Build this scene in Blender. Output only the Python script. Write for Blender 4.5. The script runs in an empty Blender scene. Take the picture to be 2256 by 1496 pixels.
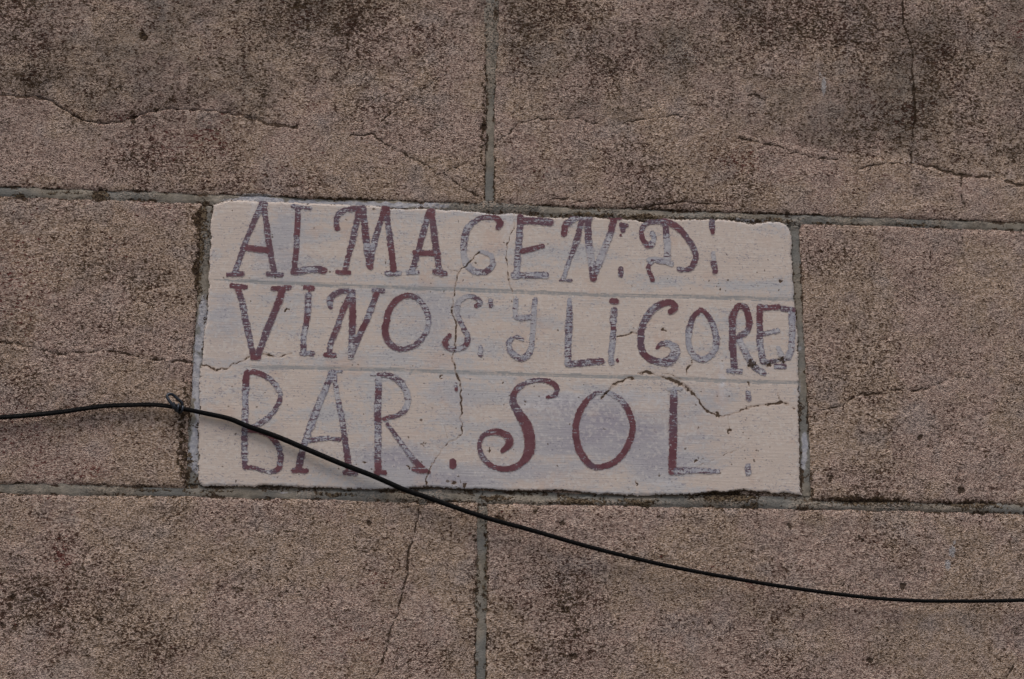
import bpy, math
import numpy as np
from mathutils import Matrix, Vector

# ------------------------------------------------------------------ camera, world, sun, exposure
scene = bpy.context.scene
H = 0.3986940                      # course height (m); a block is 0.8 m long
ZC = H * 5.5                       # height of the lettered block's centre above the pavement
F = 3600.0                         # focal length in photo pixels (photo 2256 wide)
CX, CY = 1128.0, 748.0
RV = np.array([-0.2803866, -0.08412256, 0.01645861])
TV = np.array([-0.00965658, 0.0136203, 2.16506625])
th = np.linalg.norm(RV); k = RV / th
K = np.array([[0, -k[2], k[1]], [k[2], 0, -k[0]], [-k[1], k[0], 0]])
R = np.eye(3) + math.sin(th) * K + (1 - math.cos(th)) * K @ K     # (x, down, into wall) -> camera
CP = -R.T @ TV                                                     # camera position, same frame
cam_d = bpy.data.cameras.new('camera'); cam = bpy.data.objects.new('camera', cam_d)
scene.collection.objects.link(cam); scene.camera = cam
cam_d.sensor_width = 36.0; cam_d.lens = F / 2256 * 36.0
cam_d.clip_start = 0.05; cam_d.clip_end = 500
def w3(v): return Vector((v[0], v[2], -v[1]))
right, down, fwd = w3(R[0]), w3(R[1]), w3(R[2])
M = Matrix((( right.x, -down.x, -fwd.x, 0), (right.y, -down.y, -fwd.y, 0), (right.z, -down.z, -fwd.z, 0), (0, 0, 0, 1)))
cam.matrix_world = Matrix.Translation(w3(CP) + Vector((0, 0, ZC))) @ M

world = bpy.data.worlds.new("World"); scene.world = world; world.use_nodes = True
nt = world.node_tree; nt.nodes.clear()
sky = nt.nodes.new('ShaderNodeTexSky'); sky.sky_type = 'NISHITA'; sky.sun_disc = False
SUN_EL, SUN_AZ = math.radians(68), math.radians(205)      # azimuth clockwise from +Y
sky.sun_elevation = SUN_EL; sky.sun_rotation = SUN_AZ
sky.air_density = 1.0; sky.dust_density = 6.0; sky.ozone_density = 0.6
bg = nt.nodes.new('ShaderNodeBackground'); bg.inputs['Strength'].default_value = 0.10
wo = nt.nodes.new('ShaderNodeOutputWorld')
nt.links.new(sky.outputs[0], bg.inputs[0]); nt.links.new(bg.outputs[0], wo.inputs[0])
sun_d = bpy.data.lights.new('sun', 'SUN'); sun = bpy.data.objects.new('sun', sun_d)
scene.collection.objects.link(sun)
sun_d.energy = 1.5; sun_d.angle = math.radians(42); sun_d.color = (1.0, 0.95, 0.9)
sdir = Vector((math.sin(SUN_AZ) * math.cos(SUN_EL), math.cos(SUN_AZ) * math.cos(SUN_EL), math.sin(SUN_EL)))
sun.rotation_euler = (-sdir).to_track_quat('-Z', 'Y').to_euler(); sun.location = (0, -4, 6)
scene.view_settings.view_transform = 'Standard'; scene.view_settings.look = 'None'
scene.view_settings.exposure = 0.0; scene.view_settings.gamma = 1.0
scene.view_settings.use_curve_mapping = False

# ------------------------------------------------------------------ wall-plane geometry helpers
def to_px(X, Z):
    """point on the wall face (X along the wall, Z above the lettered block's centre) -> photo marks' frame"""
    c = [R[i, 0] * X - R[i, 1] * Z + TV[i] for i in range(3)]
    return F * c[0] / c[2] + CX, F * c[1] / c[2] + CY
def on_wall(px, py, h=0.0):
    """photo mark -> X, Z on the plane standing h metres proud of the wall face"""
    px = np.asarray(px, float); py = np.asarray(py, float)
    d = np.stack([(px - CX) / F, (py - CY) / F, np.ones_like(px)], -1) @ R
    t = (-h - CP[2]) / d[..., 2]
    return CP[0] + t * d[..., 0], -(CP[1] + t * d[..., 1])

_rng = np.random.RandomState(7)
_tab = _rng.rand(512, 512).astype(np.float32)
def vnoise(x, y, seed=0):
    x = x + seed * 37.17 + 1000; y = y + seed * 91.7 + 1000
    xi = np.floor(x).astype(np.int64); yi = np.floor(y).astype(np.int64)
    fx = x - xi; fy = y - yi
    fx = fx * fx * (3 - 2 * fx); fy = fy * fy * (3 - 2 * fy)
    a = _tab[yi % 512, xi % 512]; b = _tab[yi % 512, (xi + 1) % 512]
    c = _tab[(yi + 1) % 512, xi % 512]; d = _tab[(yi + 1) % 512, (xi + 1) % 512]
    return (a * (1 - fx) + b * fx) * (1 - fy) + (c * (1 - fx) + d * fx) * fy
def fbm(x, y, cell, seed=0, octv=3, rough=.5):
    s = 0; a = 1; n = 0
    for i in range(octv):
        s = s + a * (vnoise(x / cell, y / cell, seed + i * 5) - .5) * 2; n += a; a *= rough; cell *= .5
    return s / n
def sstep(a, b, x):
    t = np.clip((x - a) / (b - a), 0, 1); return t * t * (3 - 2 * t)

# ------------------------------------------------------------------ materials
def mat(name):
    m = bpy.data.materials.new(name); m.use_nodes = True
    m.node_tree.nodes.clear(); return m, G(m.node_tree)
class G:
    def __init__(s, t): s.t = t
    def n(s, typ, **kw):
        x = s.t.nodes.new(typ)
        for k_, v in kw.items(): setattr(x, k_, v)
        return x
    def put(s, sock, v):
        if isinstance(v, bpy.types.NodeSocket): s.t.links.new(v, sock)
        else:
            try: sock.default_value = v
            except Exception: sock.default_value = (*v, 1.0)
    def pos(s, sx=1, sy=1, sz=1, ofs=(0, 0, 0)):
        g = s.n('ShaderNodeNewGeometry'); m = s.n('ShaderNodeMapping')
        s.t.links.new(g.outputs['Position'], m.inputs['Vector'])
        m.inputs['Scale'].default_value = (sx, sy, sz); m.inputs['Location'].default_value = ofs
        return m.outputs[0]
    def noise(s, vec, scale, detail=2.0, rough=.5, dist=0.0):
        x = s.n('ShaderNodeTexNoise'); s.put(x.inputs['Vector'], vec)
        x.inputs['Scale'].default_value = scale; x.inputs['Detail'].default_value = detail
        x.inputs['Roughness'].default_value = rough; x.inputs['Distortion'].default_value = dist
        return x.outputs[0]
    def math(s, op, a, b=0.0, c=None, clamp=False):
        x = s.n('ShaderNodeMath', operation=op, use_clamp=clamp)
        s.put(x.inputs[0], a); s.put(x.inputs[1], b)
        if c is not None: s.put(x.inputs[2], c)
        return x.outputs[0]
    def mr(s, v, a, b, c=0.0, d=1.0, smooth=True):
        x = s.n('ShaderNodeMapRange'); x.interpolation_type = 'SMOOTHSTEP' if smooth else 'LINEAR'
        for i, q in enumerate((v, a, b, c, d)): s.put(x.inputs[i], q)
        return x.outputs[0]
    def mix(s, f, a, b):
        x = s.n('ShaderNodeMix', data_type='RGBA'); s.put(x.inputs[0], f); s.put(x.inputs[6], a); s.put(x.inputs[7], b)
        return x.outputs[2]
    def attr(s, name):
        x = s.n('ShaderNodeAttribute'); x.attribute_name = name
        c = s.n('ShaderNodeSeparateColor'); s.t.links.new(x.outputs['Color'], c.inputs[0])
        return c.outputs[0], c.outputs[1], c.outputs[2]
    def out(s, col, rough=.9, height=None, dist=.001, spec=.2, metal=0.0):
        b = s.n('ShaderNodeBsdfPrincipled'); s.put(b.inputs['Base Color'], col); s.put(b.inputs['Roughness'], rough)
        b.inputs['Specular IOR Level'].default_value = spec; b.inputs['Metallic'].default_value = metal
        if height is not None:
            u = s.n('ShaderNodeBump'); u.inputs['Strength'].default_value = 1.0
            u.inputs['Distance'].default_value = dist; s.put(u.inputs['Height'], height)
            s.t.links.new(u.outputs[0], b.inputs['Normal'])
        o = s.n('ShaderNodeOutputMaterial'); s.t.links.new(b.outputs[0], o.inputs[0])

# --- stucco faced stone
STUCCO, g = mat('rough_limewashed_render')
mid_ = g.noise(g.pos(1, 1, 1, (1, 1, 5)), 17, 3.0, .6)
cr, gr, sp = g.attr('wear_a'); red, moss, lime = g.attr('wear_b')
P = g.pos(1, 1, 1.55); P0 = g.pos()
n1a = g.noise(P, 400, 3.0, .60, .25)
n1 = g.math('ADD', g.math('MULTIPLY', n1a, .74), g.math('MULTIPLY', g.noise(g.pos(1, 1, 1.25, (6, 2, 1)), 150, 3.0, .6), .26))
n2 = g.noise(P, 520, 2.0, .6, .2)
n3 = g.noise(P0, 62, 3.0, .6)
big = g.noise(P0, 7.5, 4.0, .6)
mid = g.noise(P0, 26, 3.0, .6)
spv = g.math('SUBTRACT', g.math('ADD', sp, g.math('MULTIPLY', g.math('SUBTRACT', mid_, .5), 1.6)), .12)
thr = g.math('MULTIPLY_ADD', spv, .028, .426)
thr = g.math('ADD', thr, g.math('MULTIPLY', g.math('SUBTRACT', n3, .5), .12))
pit = g.mr(n1, g.math('SUBTRACT', thr, .030), g.math('ADD', thr, .036), 1.0, 0.0)
nc = g.noise(g.pos(1, 1, 1.3, (2, 3, 9)), 150, 5.0, .74, .4)
cth = g.math('SUBTRACT', .675, g.math('MULTIPLY', spv, .100))
cth = g.math('SUBTRACT', cth, g.math('MULTIPLY', g.math('SUBTRACT', n3, .5), .20))
clus = g.mr(nc, g.math('SUBTRACT', cth, .008), g.math('ADD', cth, .016))
pit2 = g.mr(n2, .36, .46, 1.0, 0.0)
pink = (.430, .306, .260); tan = (.420, .308, .228)
base = g.mix(g.mr(big, .44, .56), pink, tan)
base = g.mix(g.mr(mid, .48, .66, 0, .6), base, (.370, .285, .262))
base = g.mix(g.mr(g.noise(g.pos(1, 1, 1, (7, 7, 7)), 15, 3.0, .6), .54, .68, 0, .6), base, (.385, .330, .315))
base = g.mix(g.math('MULTIPLY', red, .30), base, (.300, .175, .140))
base = g.mix(g.math('MULTIPLY', g.mr(n1, .49, .57), .85), base, (.66, .53, .45))
gm = g.mr(g.math('ADD', gr, g.math('MULTIPLY', g.math('SUBTRACT', n3, .5), .8)), .15, 1.05, 0, .70)
base = g.mix(gm, base, g.mix(g.mr(mid, .42, .6), (.215, .196, .178), (.200, .158, .125)))
base = g.mix(g.math('MULTIPLY', gm, g.mr(n1, .52, .60, 0, .55)), base, (.36, .31, .27))
pitcol = g.mix(g.mr(mid, .42, .6), (.070, .036, .025), (.085, .058, .036))
pitcol = g.mix(g.math('MULTIPLY', red, g.mr(g.noise(P0, 170, 1.0), .42, .55)), pitcol, (.125, .020, .020))
col = g.mix(g.math('MULTIPLY', pit2, .15), base, (.13, .092, .070))
fl = g.noise(g.pos(1, 1, 1.5, (8, 2, 6)), 215, 3.0, .62, .4)
fth = g.math('SUBTRACT', .606, g.math('MULTIPLY', spv, .082))
fth = g.math('SUBTRACT', fth, g.math('MULTIPLY', g.math('SUBTRACT', n3, .5), .20))
fle = g.mr(fl, g.math('SUBTRACT', fth, .006), g.math('ADD', fth, .012))
col = g.mix(g.math('MULTIPLY', pit, g.mr(spv, -.3, .9, .30, .64)), col, pitcol)
col = g.mix(g.math('MULTIPLY', fle, .90), col, g.mix(g.mr(mid, .4, .6), (.070, .030, .020), (.082, .052, .028)))
col = g.mix(g.math('MULTIPLY', clus, .88), col, g.mix(g.mr(n2, .45, .6), (.046, .024, .015), (.085, .050, .030)))
redsp = g.mr(g.math('ADD', g.noise(g.pos(1, 1, 1.6, (3, 1, 7)), 150, 2.0, .6), g.math('MULTIPLY', red, .16)), .70, .745)
col = g.mix(g.math('MULTIPLY', redsp, .8), col, (.115, .020, .018))
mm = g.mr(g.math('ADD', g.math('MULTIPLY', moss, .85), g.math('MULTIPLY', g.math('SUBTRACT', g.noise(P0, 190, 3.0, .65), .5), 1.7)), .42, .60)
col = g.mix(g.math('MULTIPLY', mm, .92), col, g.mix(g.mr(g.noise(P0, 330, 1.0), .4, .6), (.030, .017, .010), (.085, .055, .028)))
ll = g.mr(g.math('ADD', lime, g.math('MULTIPLY', g.math('SUBTRACT', n1, .5), 1.8)), .35, .62)
col = g.mix(g.math('MULTIPLY', ll, .85), col, (.50, .49, .50))
crk = g.mr(g.math('ADD', cr, g.math('MULTIPLY', g.math('SUBTRACT', g.noise(P0, 380, 3.0, .65), .5), .85)), .40, .64)
col = g.mix(g.math('MULTIPLY', crk, .86), col, (.058, .036, .021))
hgt = g.math('ADD', g.math('MULTIPLY', n1, .85), g.math('MULTIPLY', n2, .25))
hgt = g.math('SUBTRACT', hgt, g.math('MULTIPLY', fle, .16))
hgt = g.math('ADD', hgt, g.math('MULTIPLY', n3, 1.1))
hgt = g.math('SUBTRACT', hgt, g.math('MULTIPLY', clus, .22))
hgt = g.math('SUBTRACT', hgt, g.math('MULTIPLY', pit, .25))
hgt = g.math('SUBTRACT', hgt, g.math('MULTIPLY', crk, .4))
g.out(col, .95, hgt, .0062, .10)

# --- mortar: wear_a = (white-wash, edge dirt, smear over), wear_b = (crack, moss clump, -)
MORTAR, g = mat('grey_lime_mortar')
wh, ed, sm = g.attr('wear_a'); cr, moss, _ = g.attr('wear_b')
P0 = g.pos(); n1 = g.noise(g.pos(1, 1, 1.3), 320, 3.0, .62, .4); n3 = g.noise(P0, 70, 3.0, .6)
base = g.mix(g.mr(n3, .35, .65), (.205, .185, .152), (.295, .262, .218))
base = g.mix(g.mr(g.noise(P0, 13, 2.0), .42, .6, 0, .6), base, (.165, .178, .180))
w = g.mr(g.math('ADD', wh, g.math('MULTIPLY', g.math('SUBTRACT', n3, .5), .9)), .35, .60)
base = g.mix(g.math('MULTIPLY', w, .9), base, g.mix(g.mr(g.noise(P0, 210, 2.0), .4, .6), (.36, .37, .42), (.50, .50, .53)))
pit = g.mr(n1, .40, .46, 1.0, 0.0)
base = g.mix(g.math('MULTIPLY', pit, g.math('MULTIPLY_ADD', sm, .7, .12)), base, (.060, .040, .028))
base = g.mix(g.math('MULTIPLY', sm, g.mr(n1, .5, .62)), base, (.385, .310, .255))
nd = g.math('MULTIPLY', g.math('SUBTRACT', g.noise(P0, 240, 3.0, .68), .5), 1.7)
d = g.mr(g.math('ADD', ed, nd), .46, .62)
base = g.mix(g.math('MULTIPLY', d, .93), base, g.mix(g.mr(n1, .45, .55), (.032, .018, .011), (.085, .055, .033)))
d = g.mr(g.math('ADD', g.math('MULTIPLY', moss, .9), nd), .40, .56)
base = g.mix(g.math('MULTIPLY', d, .95), base, g.mix(g.mr(n1, .46, .54), (.032, .019, .010), (.15, .112, .072)))
crk = g.mr(g.math('ADD', cr, g.math('MULTIPLY', nd, .3)), .40, .62)
base = g.mix(g.math('MULTIPLY', crk, .9), base, (.028, .017, .011))
g.out(base, .94, g.math('ADD', g.math('MULTIPLY', n1, g.math('MULTIPLY_ADD', sm, .8, .25)), g.math('MULTIPLY', d, .3)), .003, .15)

# --- smooth plaster of the lettered face: wear_a = (crack, blue-grey scrub, peach), wear_b = (white, speck, edge)
def plaster(name, strip):
    m, g = mat(name)
    cr, blue, peach = g.attr('wear_a'); wht, spk, edg = g.attr('wear_b')
    P0 = g.pos(); S = g.pos(.35, 1, 2.2); S2 = g.pos(.12, 1, 2.5)
    a = g.noise(S, 9, 4.0, .6); b = g.noise(g.pos(.5, 1, 1.6, (5, 0, 2)), 24, 4.0, .62); f = g.noise(S2, 230, 3.0, .6); f2 = g.noise(g.pos(.35, 1, 2.0), 420, 3.0, .65)
    gg = g.noise(P0, 200, 3.0, .6)
    cream = (.592, .512, .456); cool = (.490, .482, .490)
    t = g.math('ADD', g.math('MULTIPLY', g.math('SUBTRACT', a, .5), 2.6), g.math('MULTIPLY', g.math('SUBTRACT', b, .5), 1.6))
    t = g.math('ADD', t, g.math('MULTIPLY', g.math('SUBTRACT', f, .5), .5))
    t = g.math('ADD', t, g.math('MULTIPLY', g.math('SUBTRACT', gg, .5), 1.2))
    t = g.math('ADD', t, g.math('MULTIPLY', blue, 1.0)); t = g.math('SUBTRACT', t, g.math('MULTIPLY', peach, .8))
    base = g.mix(g.mr(t, -.18, .42), cream, cool)
    base = g.mix(g.math('MULTIPLY', g.mr(g.math('SUBTRACT', t, blue), .25, .95), .5), base, (.52, .51, .51))
    base = g.mix(g.math('MULTIPLY', blue, g.mr(b, .3, .6, .5, .95)), base, (.335, .312, .365))
    base = g.mix(g.mr(g.noise(g.pos(1, 1, 1, (9, 3, 1)), 16, 3.0, .6), .56, .70, 0, .55), base, (.56, .43, .36))
    base = g.mix(g.mr(g.math('ADD', f2, g.math('MULTIPLY', g.math('SUBTRACT', b, .5), .4)), .56, .70, 0, .50), base, (.32, .31, .33))
    base = g.mix(g.mr(g.math('ADD', gg, g.math('MULTIPLY', g.math('SUBTRACT', a, .5), -.5)), .52, .66, 0, .40), base, (.68, .64, .60))
    base = g.mix(g.math('MULTIPLY', wht, g.mr(gg, .35, .6, .3, 1)), base, (.62, .61, .63))
    # blue-grey flecks and small dark specks
    v = g.math('ADD', g.noise(g.pos(1, 1, 1.5), 300, 2.0, .55), g.math('MULTIPLY', g.math('SUBTRACT', b, .5), .35))
    base = g.mix(g.math('MULTIPLY', g.mr(v, .62, .70), .6), base, (.21, .20, .26))
    v = g.math('ADD', g.noise(g.pos(1, 1, 1, (2, 8, 4)), 165, 1.0, .5), g.math('MULTIPLY', spk, .2))
    v = g.math('ADD', v, g.math('MULTIPLY', g.math('SUBTRACT', a, .5), .12))
    base = g.mix(g.math('MULTIPLY', g.mr(v, .75, .78), .8), base, (.10, .068, .048))
    e = g.mr(g.math('ADD', edg, g.math('MULTIPLY', g.math('SUBTRACT', g.noise(P0, 230, 3.0, .65), .5), 1.5)), .58, .72)
    base = g.mix(g.math('MULTIPLY', e, .92), base, (.060, .036, .020))
    if strip:
        q = g.math('ADD', f, g.math('MULTIPLY', g.math('SUBTRACT', gg, .5), 1.2))
        base = g.mix(g.mr(q, .26, .60, .28, .80), base, g.mix(g.mr(b, .4, .6), (.245, .262, .275), (.305, .305, .305)))
    rust = g.mr(g.math('ADD', cr, g.math('MULTIPLY', g.math('SUBTRACT', gg, .5), .6)), .16, .50)
    base = g.mix(g.math('MULTIPLY', rust, .38), base, (.26, .145, .07))
    c2 = g.mr(g.math('ADD', cr, g.math('MULTIPLY', g.math('SUBTRACT', g.noise(P0, 330, 2.0, .6), .5), 1.3)), .58, .80)
    base = g.mix(g.math('MULTIPLY', c2, .92), base, (.060, .034, .018))
    h = g.math('ADD', g.math('MULTIPLY', gg, .25), g.math('MULTIPLY', f, .30))
    h = g.math('SUBTRACT', h, g.math('MULTIPLY', c2, .5))
    g.out(base, .78, h, .0010, .25)
    return m
PLASTER = plaster('smooth_painted_plaster', False)
STRIP = plaster('scored_grey_line', True)

# --- sign paint: wear_a = (wear, across, crack)
PAINT, g = mat('flaking_maroon_paint')
we, ac, cr = g.attr('wear_a'); dark, _, _ = g.attr('wear_b')
P0 = g.pos()
nf = g.noise(g.pos(1, 1, 1, (4, 0, 9)), 330, 3.0, .68, .5)
nl = g.noise(g.pos(.22, 1, 2.3), 250, 3.0, .65)
nm = g.noise(P0, 75, 2.0, .5)
q = g.math('ADD', g.math('MULTIPLY', g.math('SUBTRACT', nf, .5), 1.9), g.math('MULTIPLY', g.math('SUBTRACT', nl, .5), 2.6))
q = g.math('ADD', q, g.math('MULTIPLY', g.math('SUBTRACT', nm, .5), 1.1))
q = g.math('ADD', q, .54)
fad = g.mr(g.math('SUBTRACT', g.math('MULTIPLY', we, .94), q), -.15, .15)       # 1 = flaked away
n2 = g.noise(g.pos(1, 1, 1, (1, 5, 3)), 360, 2.0, .6, .3)
redc = g.mix(g.mr(nm, .35, .65), (.165, .066, .080), (.130, .046, .058))
redc = g.mix(g.math('MULTIPLY', g.mr(we, .12, .45), .80), redc, (.120, .076, .104))
under = g.mix(g.mr(nm, .35, .62), (.350, .355, .405), (.50, .495, .52))
spk = g.mr(g.math('ADD', n2, g.math('MULTIPLY', g.math('SUBTRACT', ac, .55), .20)), .475, .555)
spk = g.math('MULTIPLY', spk, g.mr(we, .80, 1.0, .90, .30))
under = g.mix(spk, under, g.mix(g.mr(nf, .4, .6), (.135, .110, .165), (.205, .195, .235)))
under = g.mix(g.mr(we, .85, 1.0, 0, .55), under, (.455, .440, .455))
col = g.mix(fad, redc, under)
ef = g.mr(g.math('ADD', ac, g.math('MULTIPLY', g.math('SUBTRACT', g.noise(P0, 260, 3.0, .7), .5), 1.1)), .74, 1.10)
col = g.mix(g.math('MULTIPLY', ef, .62), col, (.49, .435, .42))
col = g.mix(g.math('MULTIPLY', dark, g.mr(nf, .44, .52)), col, (.035, .022, .020))
c2 = g.mr(g.math('ADD', cr, g.math('MULTIPLY', g.math('SUBTRACT', n2, .5), .8)), .48, .66)
col = g.mix(g.math('MULTIPLY', c2, .9), col, (.045, .025, .014))
g.out(col, g.mix(fad, (.55,) * 3, (.8,) * 3), g.math('SUBTRACT', g.math('MULTIPLY', nf, .3), g.math('MULTIPLY', fad, .35)), .0008, .3)

def plain(name, c, rough, metal=0.0, sc=300, spec=.4):
    m, g = mat(name)
    n = g.noise(g.pos(), sc, 3.0, .6)
    g.out(g.mix(g.mr(n, .35, .65), c, tuple(x * .6 for x in c)), g.mr(n, .3, .7, rough, rough + .15), n, .0004, spec, metal)
    return m
CABLE = plain('black_cable_sheath', (.0065, .0065, .007), .75, spec=.10)
ZINC = plain('weathered_zinc_wire', (.07, .08, .10), .5, .8)
CORE = plain('masonry_core', (.22, .19, .16), .9, sc=40)
PAVE = plain('pavement_concrete', (.20, .19, .175), .9, sc=12)

# ------------------------------------------------------------------ mesh helpers
def mk(name, verts, faces, m, parent=None, cols=None, smooth=True, tri=None):
    me = bpy.data.meshes.new(name)
    verts = np.asarray(verts, np.float32); faces = np.asarray(faces, np.int32)
    nq = len(faces); extra = tri if tri is not None else []
    me.vertices.add(len(verts)); me.vertices.foreach_set('co', verts.ravel())
    loops = faces.ravel()
    me.loops.add(len(loops)); me.loops.foreach_set('vertex_index', loops)
    me.polygons.add(nq); me.polygons.foreach_set('loop_start', np.arange(nq, dtype=np.int32) * 4)
    me.polygons.foreach_set('loop_total', np.full(nq, 4, np.int32))
    me.polygons.foreach_set('use_smooth', np.full(nq, smooth))
    me.update(calc_edges=True); me.validate()
    if cols:
        for nm, arr in cols.items():
            a = me.attributes.new(nm, 'FLOAT_COLOR', 'POINT')
            a.data.foreach_set('color', np.c_[np.asarray(arr, np.float32), np.ones(len(verts), np.float32)].astype(np.float32).ravel())
    me.materials.append(m)
    o = bpy.data.objects.new(name, me); scene.collection.objects.link(o)
    if parent: o.parent = parent
    return o
def world(X, Z, h): return np.stack([X, -np.asarray(h), Z + ZC], -1)
def gridfaces(nu, nv):
    i = np.arange(nu - 1)[:, None] * nv + np.arange(nv - 1)[None, :]
    return np.stack([i, i + nv, i + nv + 1, i + 1], -1).reshape(-1, 4)     # x index major
def tag(o, label, cat, group=None):
    o['label'] = label; o['category'] = cat
    if group: o['group'] = group

# ------------------------------------------------------------------ marks on the wall
Z = {'A': (400, 420, 3.562), 'B': (840, 420, 3.562), 'C': (1300, 430, 3.562), 'D': (400, 780, 3.562), 'E': (840, 780, 3.562), 'F': (1300, 780, 3.562),
     '1': (0, 0, 2.992), '2': (752, 0, 2.992), '3': (1504, 0, 2.992), '4': (0, 500, 2.992), '5': (1700, 450, 2.137),
     '6': (0, 996, 2.992), '7': (752, 996, 2.992), '8': (1504, 996, 2.992)}
def zp(z, pts):
    ox, oy, s = Z[z]; return [(ox + p[0] / s, oy + p[1] / s) for p in pts]
# cracks and the ledge's painted shadow line: (polyline, half width, strength)
CR = []
def crack(z, pts, w=2.0, s=1.0): CR.append((zp(z, pts), w, s))
crack('B', [(770,480),(720,530),(650,600),(600,650),(585,740),(565,850),(560,960),(585,1040),(590,1150),(570,1260),(550,1310),(580,1400),(605,1465)], 1.7)
crack('E', [(580,110),(605,190),(625,300),(620,400),(625,520),(632,620),(600,660),(520,700),(460,780),(390,870),(360,950),(350,1030)], 1.7)
crack('7', [(515,330),(505,450),(480,560),(440,650),(435,780),(410,920),(370,1070),(330,1150),(310,1280),(230,1480)], 2.2, .9)
crack('B', [(1045,190),(1040,300),(990,420),(980,530),(995,650),(1015,770),(1040,850)], 1.1, .85)
crack('F', [(90,340),(150,290),(190,240),(250,210),(330,190)], 2.6)
crack('F', [(380,155),(440,140),(530,170),(640,205),(720,235),(790,290),(850,360),(890,430),(960,470),(1010,485),(1080,485),(1160,460),(1260,415),(1370,400),(1470,395),(1500,380),(1560,395),(1600,430)], 2.2)
crack('F', [(620,200),(720,240),(770,275)], 4.0)
crack('F', [(1085,500),(1090,560),(1080,610)], 1.2, .8); crack('F', [(1470,300),(1490,380)], 1.0, .8); crack('F', [(830,890),(1000,820),(1210,735)], .7, .55)
crack('F', [(560,150),(640,165),(740,215)], 1.3, .8); crack('F', [(700,240),(690,290),(640,300)], 1.1, .7); crack('E', [(500,560),(505,620),(515,670)], 1.1, .8); crack('E', [(465,165),(480,200)], 1.5, .8)
crack('5', [(150,965),(190,970),(260,965),(340,945),(410,895),(500,895),(560,870),(660,880),(740,860),(800,840),(860,810),(940,820)], 1.6, .8)
crack('4', [(0,760),(130,770),(230,800),(330,825),(430,840),(560,825),(680,810),(820,830),(920,860),(1000,880),(1120,885),(1200,885),(1300,895),(1330,915),(1420,940),(1496,930)], 2.1, .95)
crack('A', [(150,1370),(270,1405),(350,1400),(420,1360),(530,1310)], 1.9)
crack('A', [(640,1290),(690,1288),(720,1305)], 2); crack('A', [(770,1300),(810,1290),(855,1275)], 1.6, .8)
crack('C', [(215,1110),(280,1100),(360,1080)], 1.7, .9); crack('C', [(800,1310),(755,1370),(750,1420)], 1.6)
crack('C', [(600,1140),(640,1080),(720,1040)], .8, .7)
crack('B', [(520,590),(550,640),(600,632)], 1.1, .8)
crack('1', [(0,630),(100,640),(220,640),(340,660),(420,712),(540,792),(680,812),(800,802),(880,782),(960,750),(1080,725),(1250,720),(1400,730),(1560,756),(1700,790),(1790,820),(1950,835)], 3.3, 1.25)  # ledge line: crack gap with the shadow above the lip painted dark
crack('1', [(870,760),(885,810)], 4.5)
crack('2', [(60,895),(210,885),(300,950),(420,1020),(540,1080),(630,1145),(670,1145),(820,1250),(900,1290)], 1.6, .95)
crack('2', [(670,1145),(760,1095),(870,1060)], 1.4, .9)
crack('2', [(0,790),(270,795),(330,740),(420,660),(500,620),(640,510)], 1.4, .75)
crack('2', [(1000,950),(1100,890),(1170,820),(1300,780),(1430,790),(1550,775),(1640,805),(1780,830),(1900,800),(2050,775),(2250,765)], 1.5, .9)
crack('2', [(1340,1200),(1345,1290),(1380,1320),(1530,1310),(1650,1335)], 1.4, .8)
crack('2', [(1700,1390),(1900,1375),(2100,1350),(2250,1330)], 1.8, .9)
crack('3', [(1450,0),(1450,130),(1480,230),(1520,320),(1515,480),(1530,600),(1535,760),(1520,860),(1515,980),(1505,1070),(1570,1085),(1680,1100),(1760,1130),(1840,1155),(2000,1165)], 2.1, 1.3)
crack('3', [(370,910),(500,935),(640,970),(760,1010),(900,1045),(1020,1050)], 1.7, .9)
crack('3', [(1160,1110),(1300,1080),(1500,1068)], 1.4, .85); crack('3', [(1840,1155),(1840,1290),(1870,1420)], 1.1, .75)
crack('3', [(1840,1155),(2010,1165)], 2.6); crack('3', [(2130,1195),(2200,1220),(2260,1218)], 3.2)
crack('3', [(440,628),(550,650)], 1.9, .9); crack('3', [(0,1332),(200,1340),(350,1350)], 1.6, .85)
crack('3', [(260,0),(275,60),(268,150)], 1.1, .7)
crack('5', [(895,110),(905,200),(935,270)], 1.5, .85)
crack('6', [(1830,840),(1900,830),(1930,870),(1800,1010)], 1.4, .75); crack('6', [(800,850),(1000,860)], 1, .5)
crack('7', [(1735,1090),(1735,1290)], 1.0, .8); crack('8', [(2130,1490),(2200,1390),(2250,1330)], 2.0, .8)
crack('8', [(1140,550),(1210,605)], 1.6, .8); crack('8', [(150,1090),(220,1160)], 1.4, .7)
for z, x, y, r in (('3',690,1410,6),('3',2010,1165,4),('7',185,470,5),('7',1450,470,5),('7',1275,385,5),('7',1530,1340,6),('8',705,485,5.5),('8',1240,1370,6),('8',1060,870,3.5),
                   ('8',970,172,4.5),('8',1838,245,5),('2',940,840,5.5),('5',275,1290,5),('5',890,1350,5),('5',65,45,1),('6',85,950,5),('6',20,1140,6),
                   ('6',660,1105,5),('1',790,570,5),('5',700,1095,4),('5',315,600,3),('1',1720,795,4),
                   ('8',1450,880,6),('B',985,540,2.5),('C',575,1055,3),('C',1492,672,3.5),('C',1018,735,2),('F',1245,240,4),('F',820,838,3),('F',1085,605,3),
                   ('F',1000,480,3.5),('C',1265,1330,7),('C',1500,1290,5),('C',1400,1330,4),('A',825,935,2),('D',1435,855,3.5),('F',365,1015,2.5),('E',575,1010,5),('E',650,1025,3),('E',845,760,2.5),('E',325,715,2.5),('E',960,225,2),('E',215,885,3)):
    p = zp(z, [(x - 2, y), (x + 2, y + 2)]); CR.append((p, r * .85, 1.15))

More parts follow.
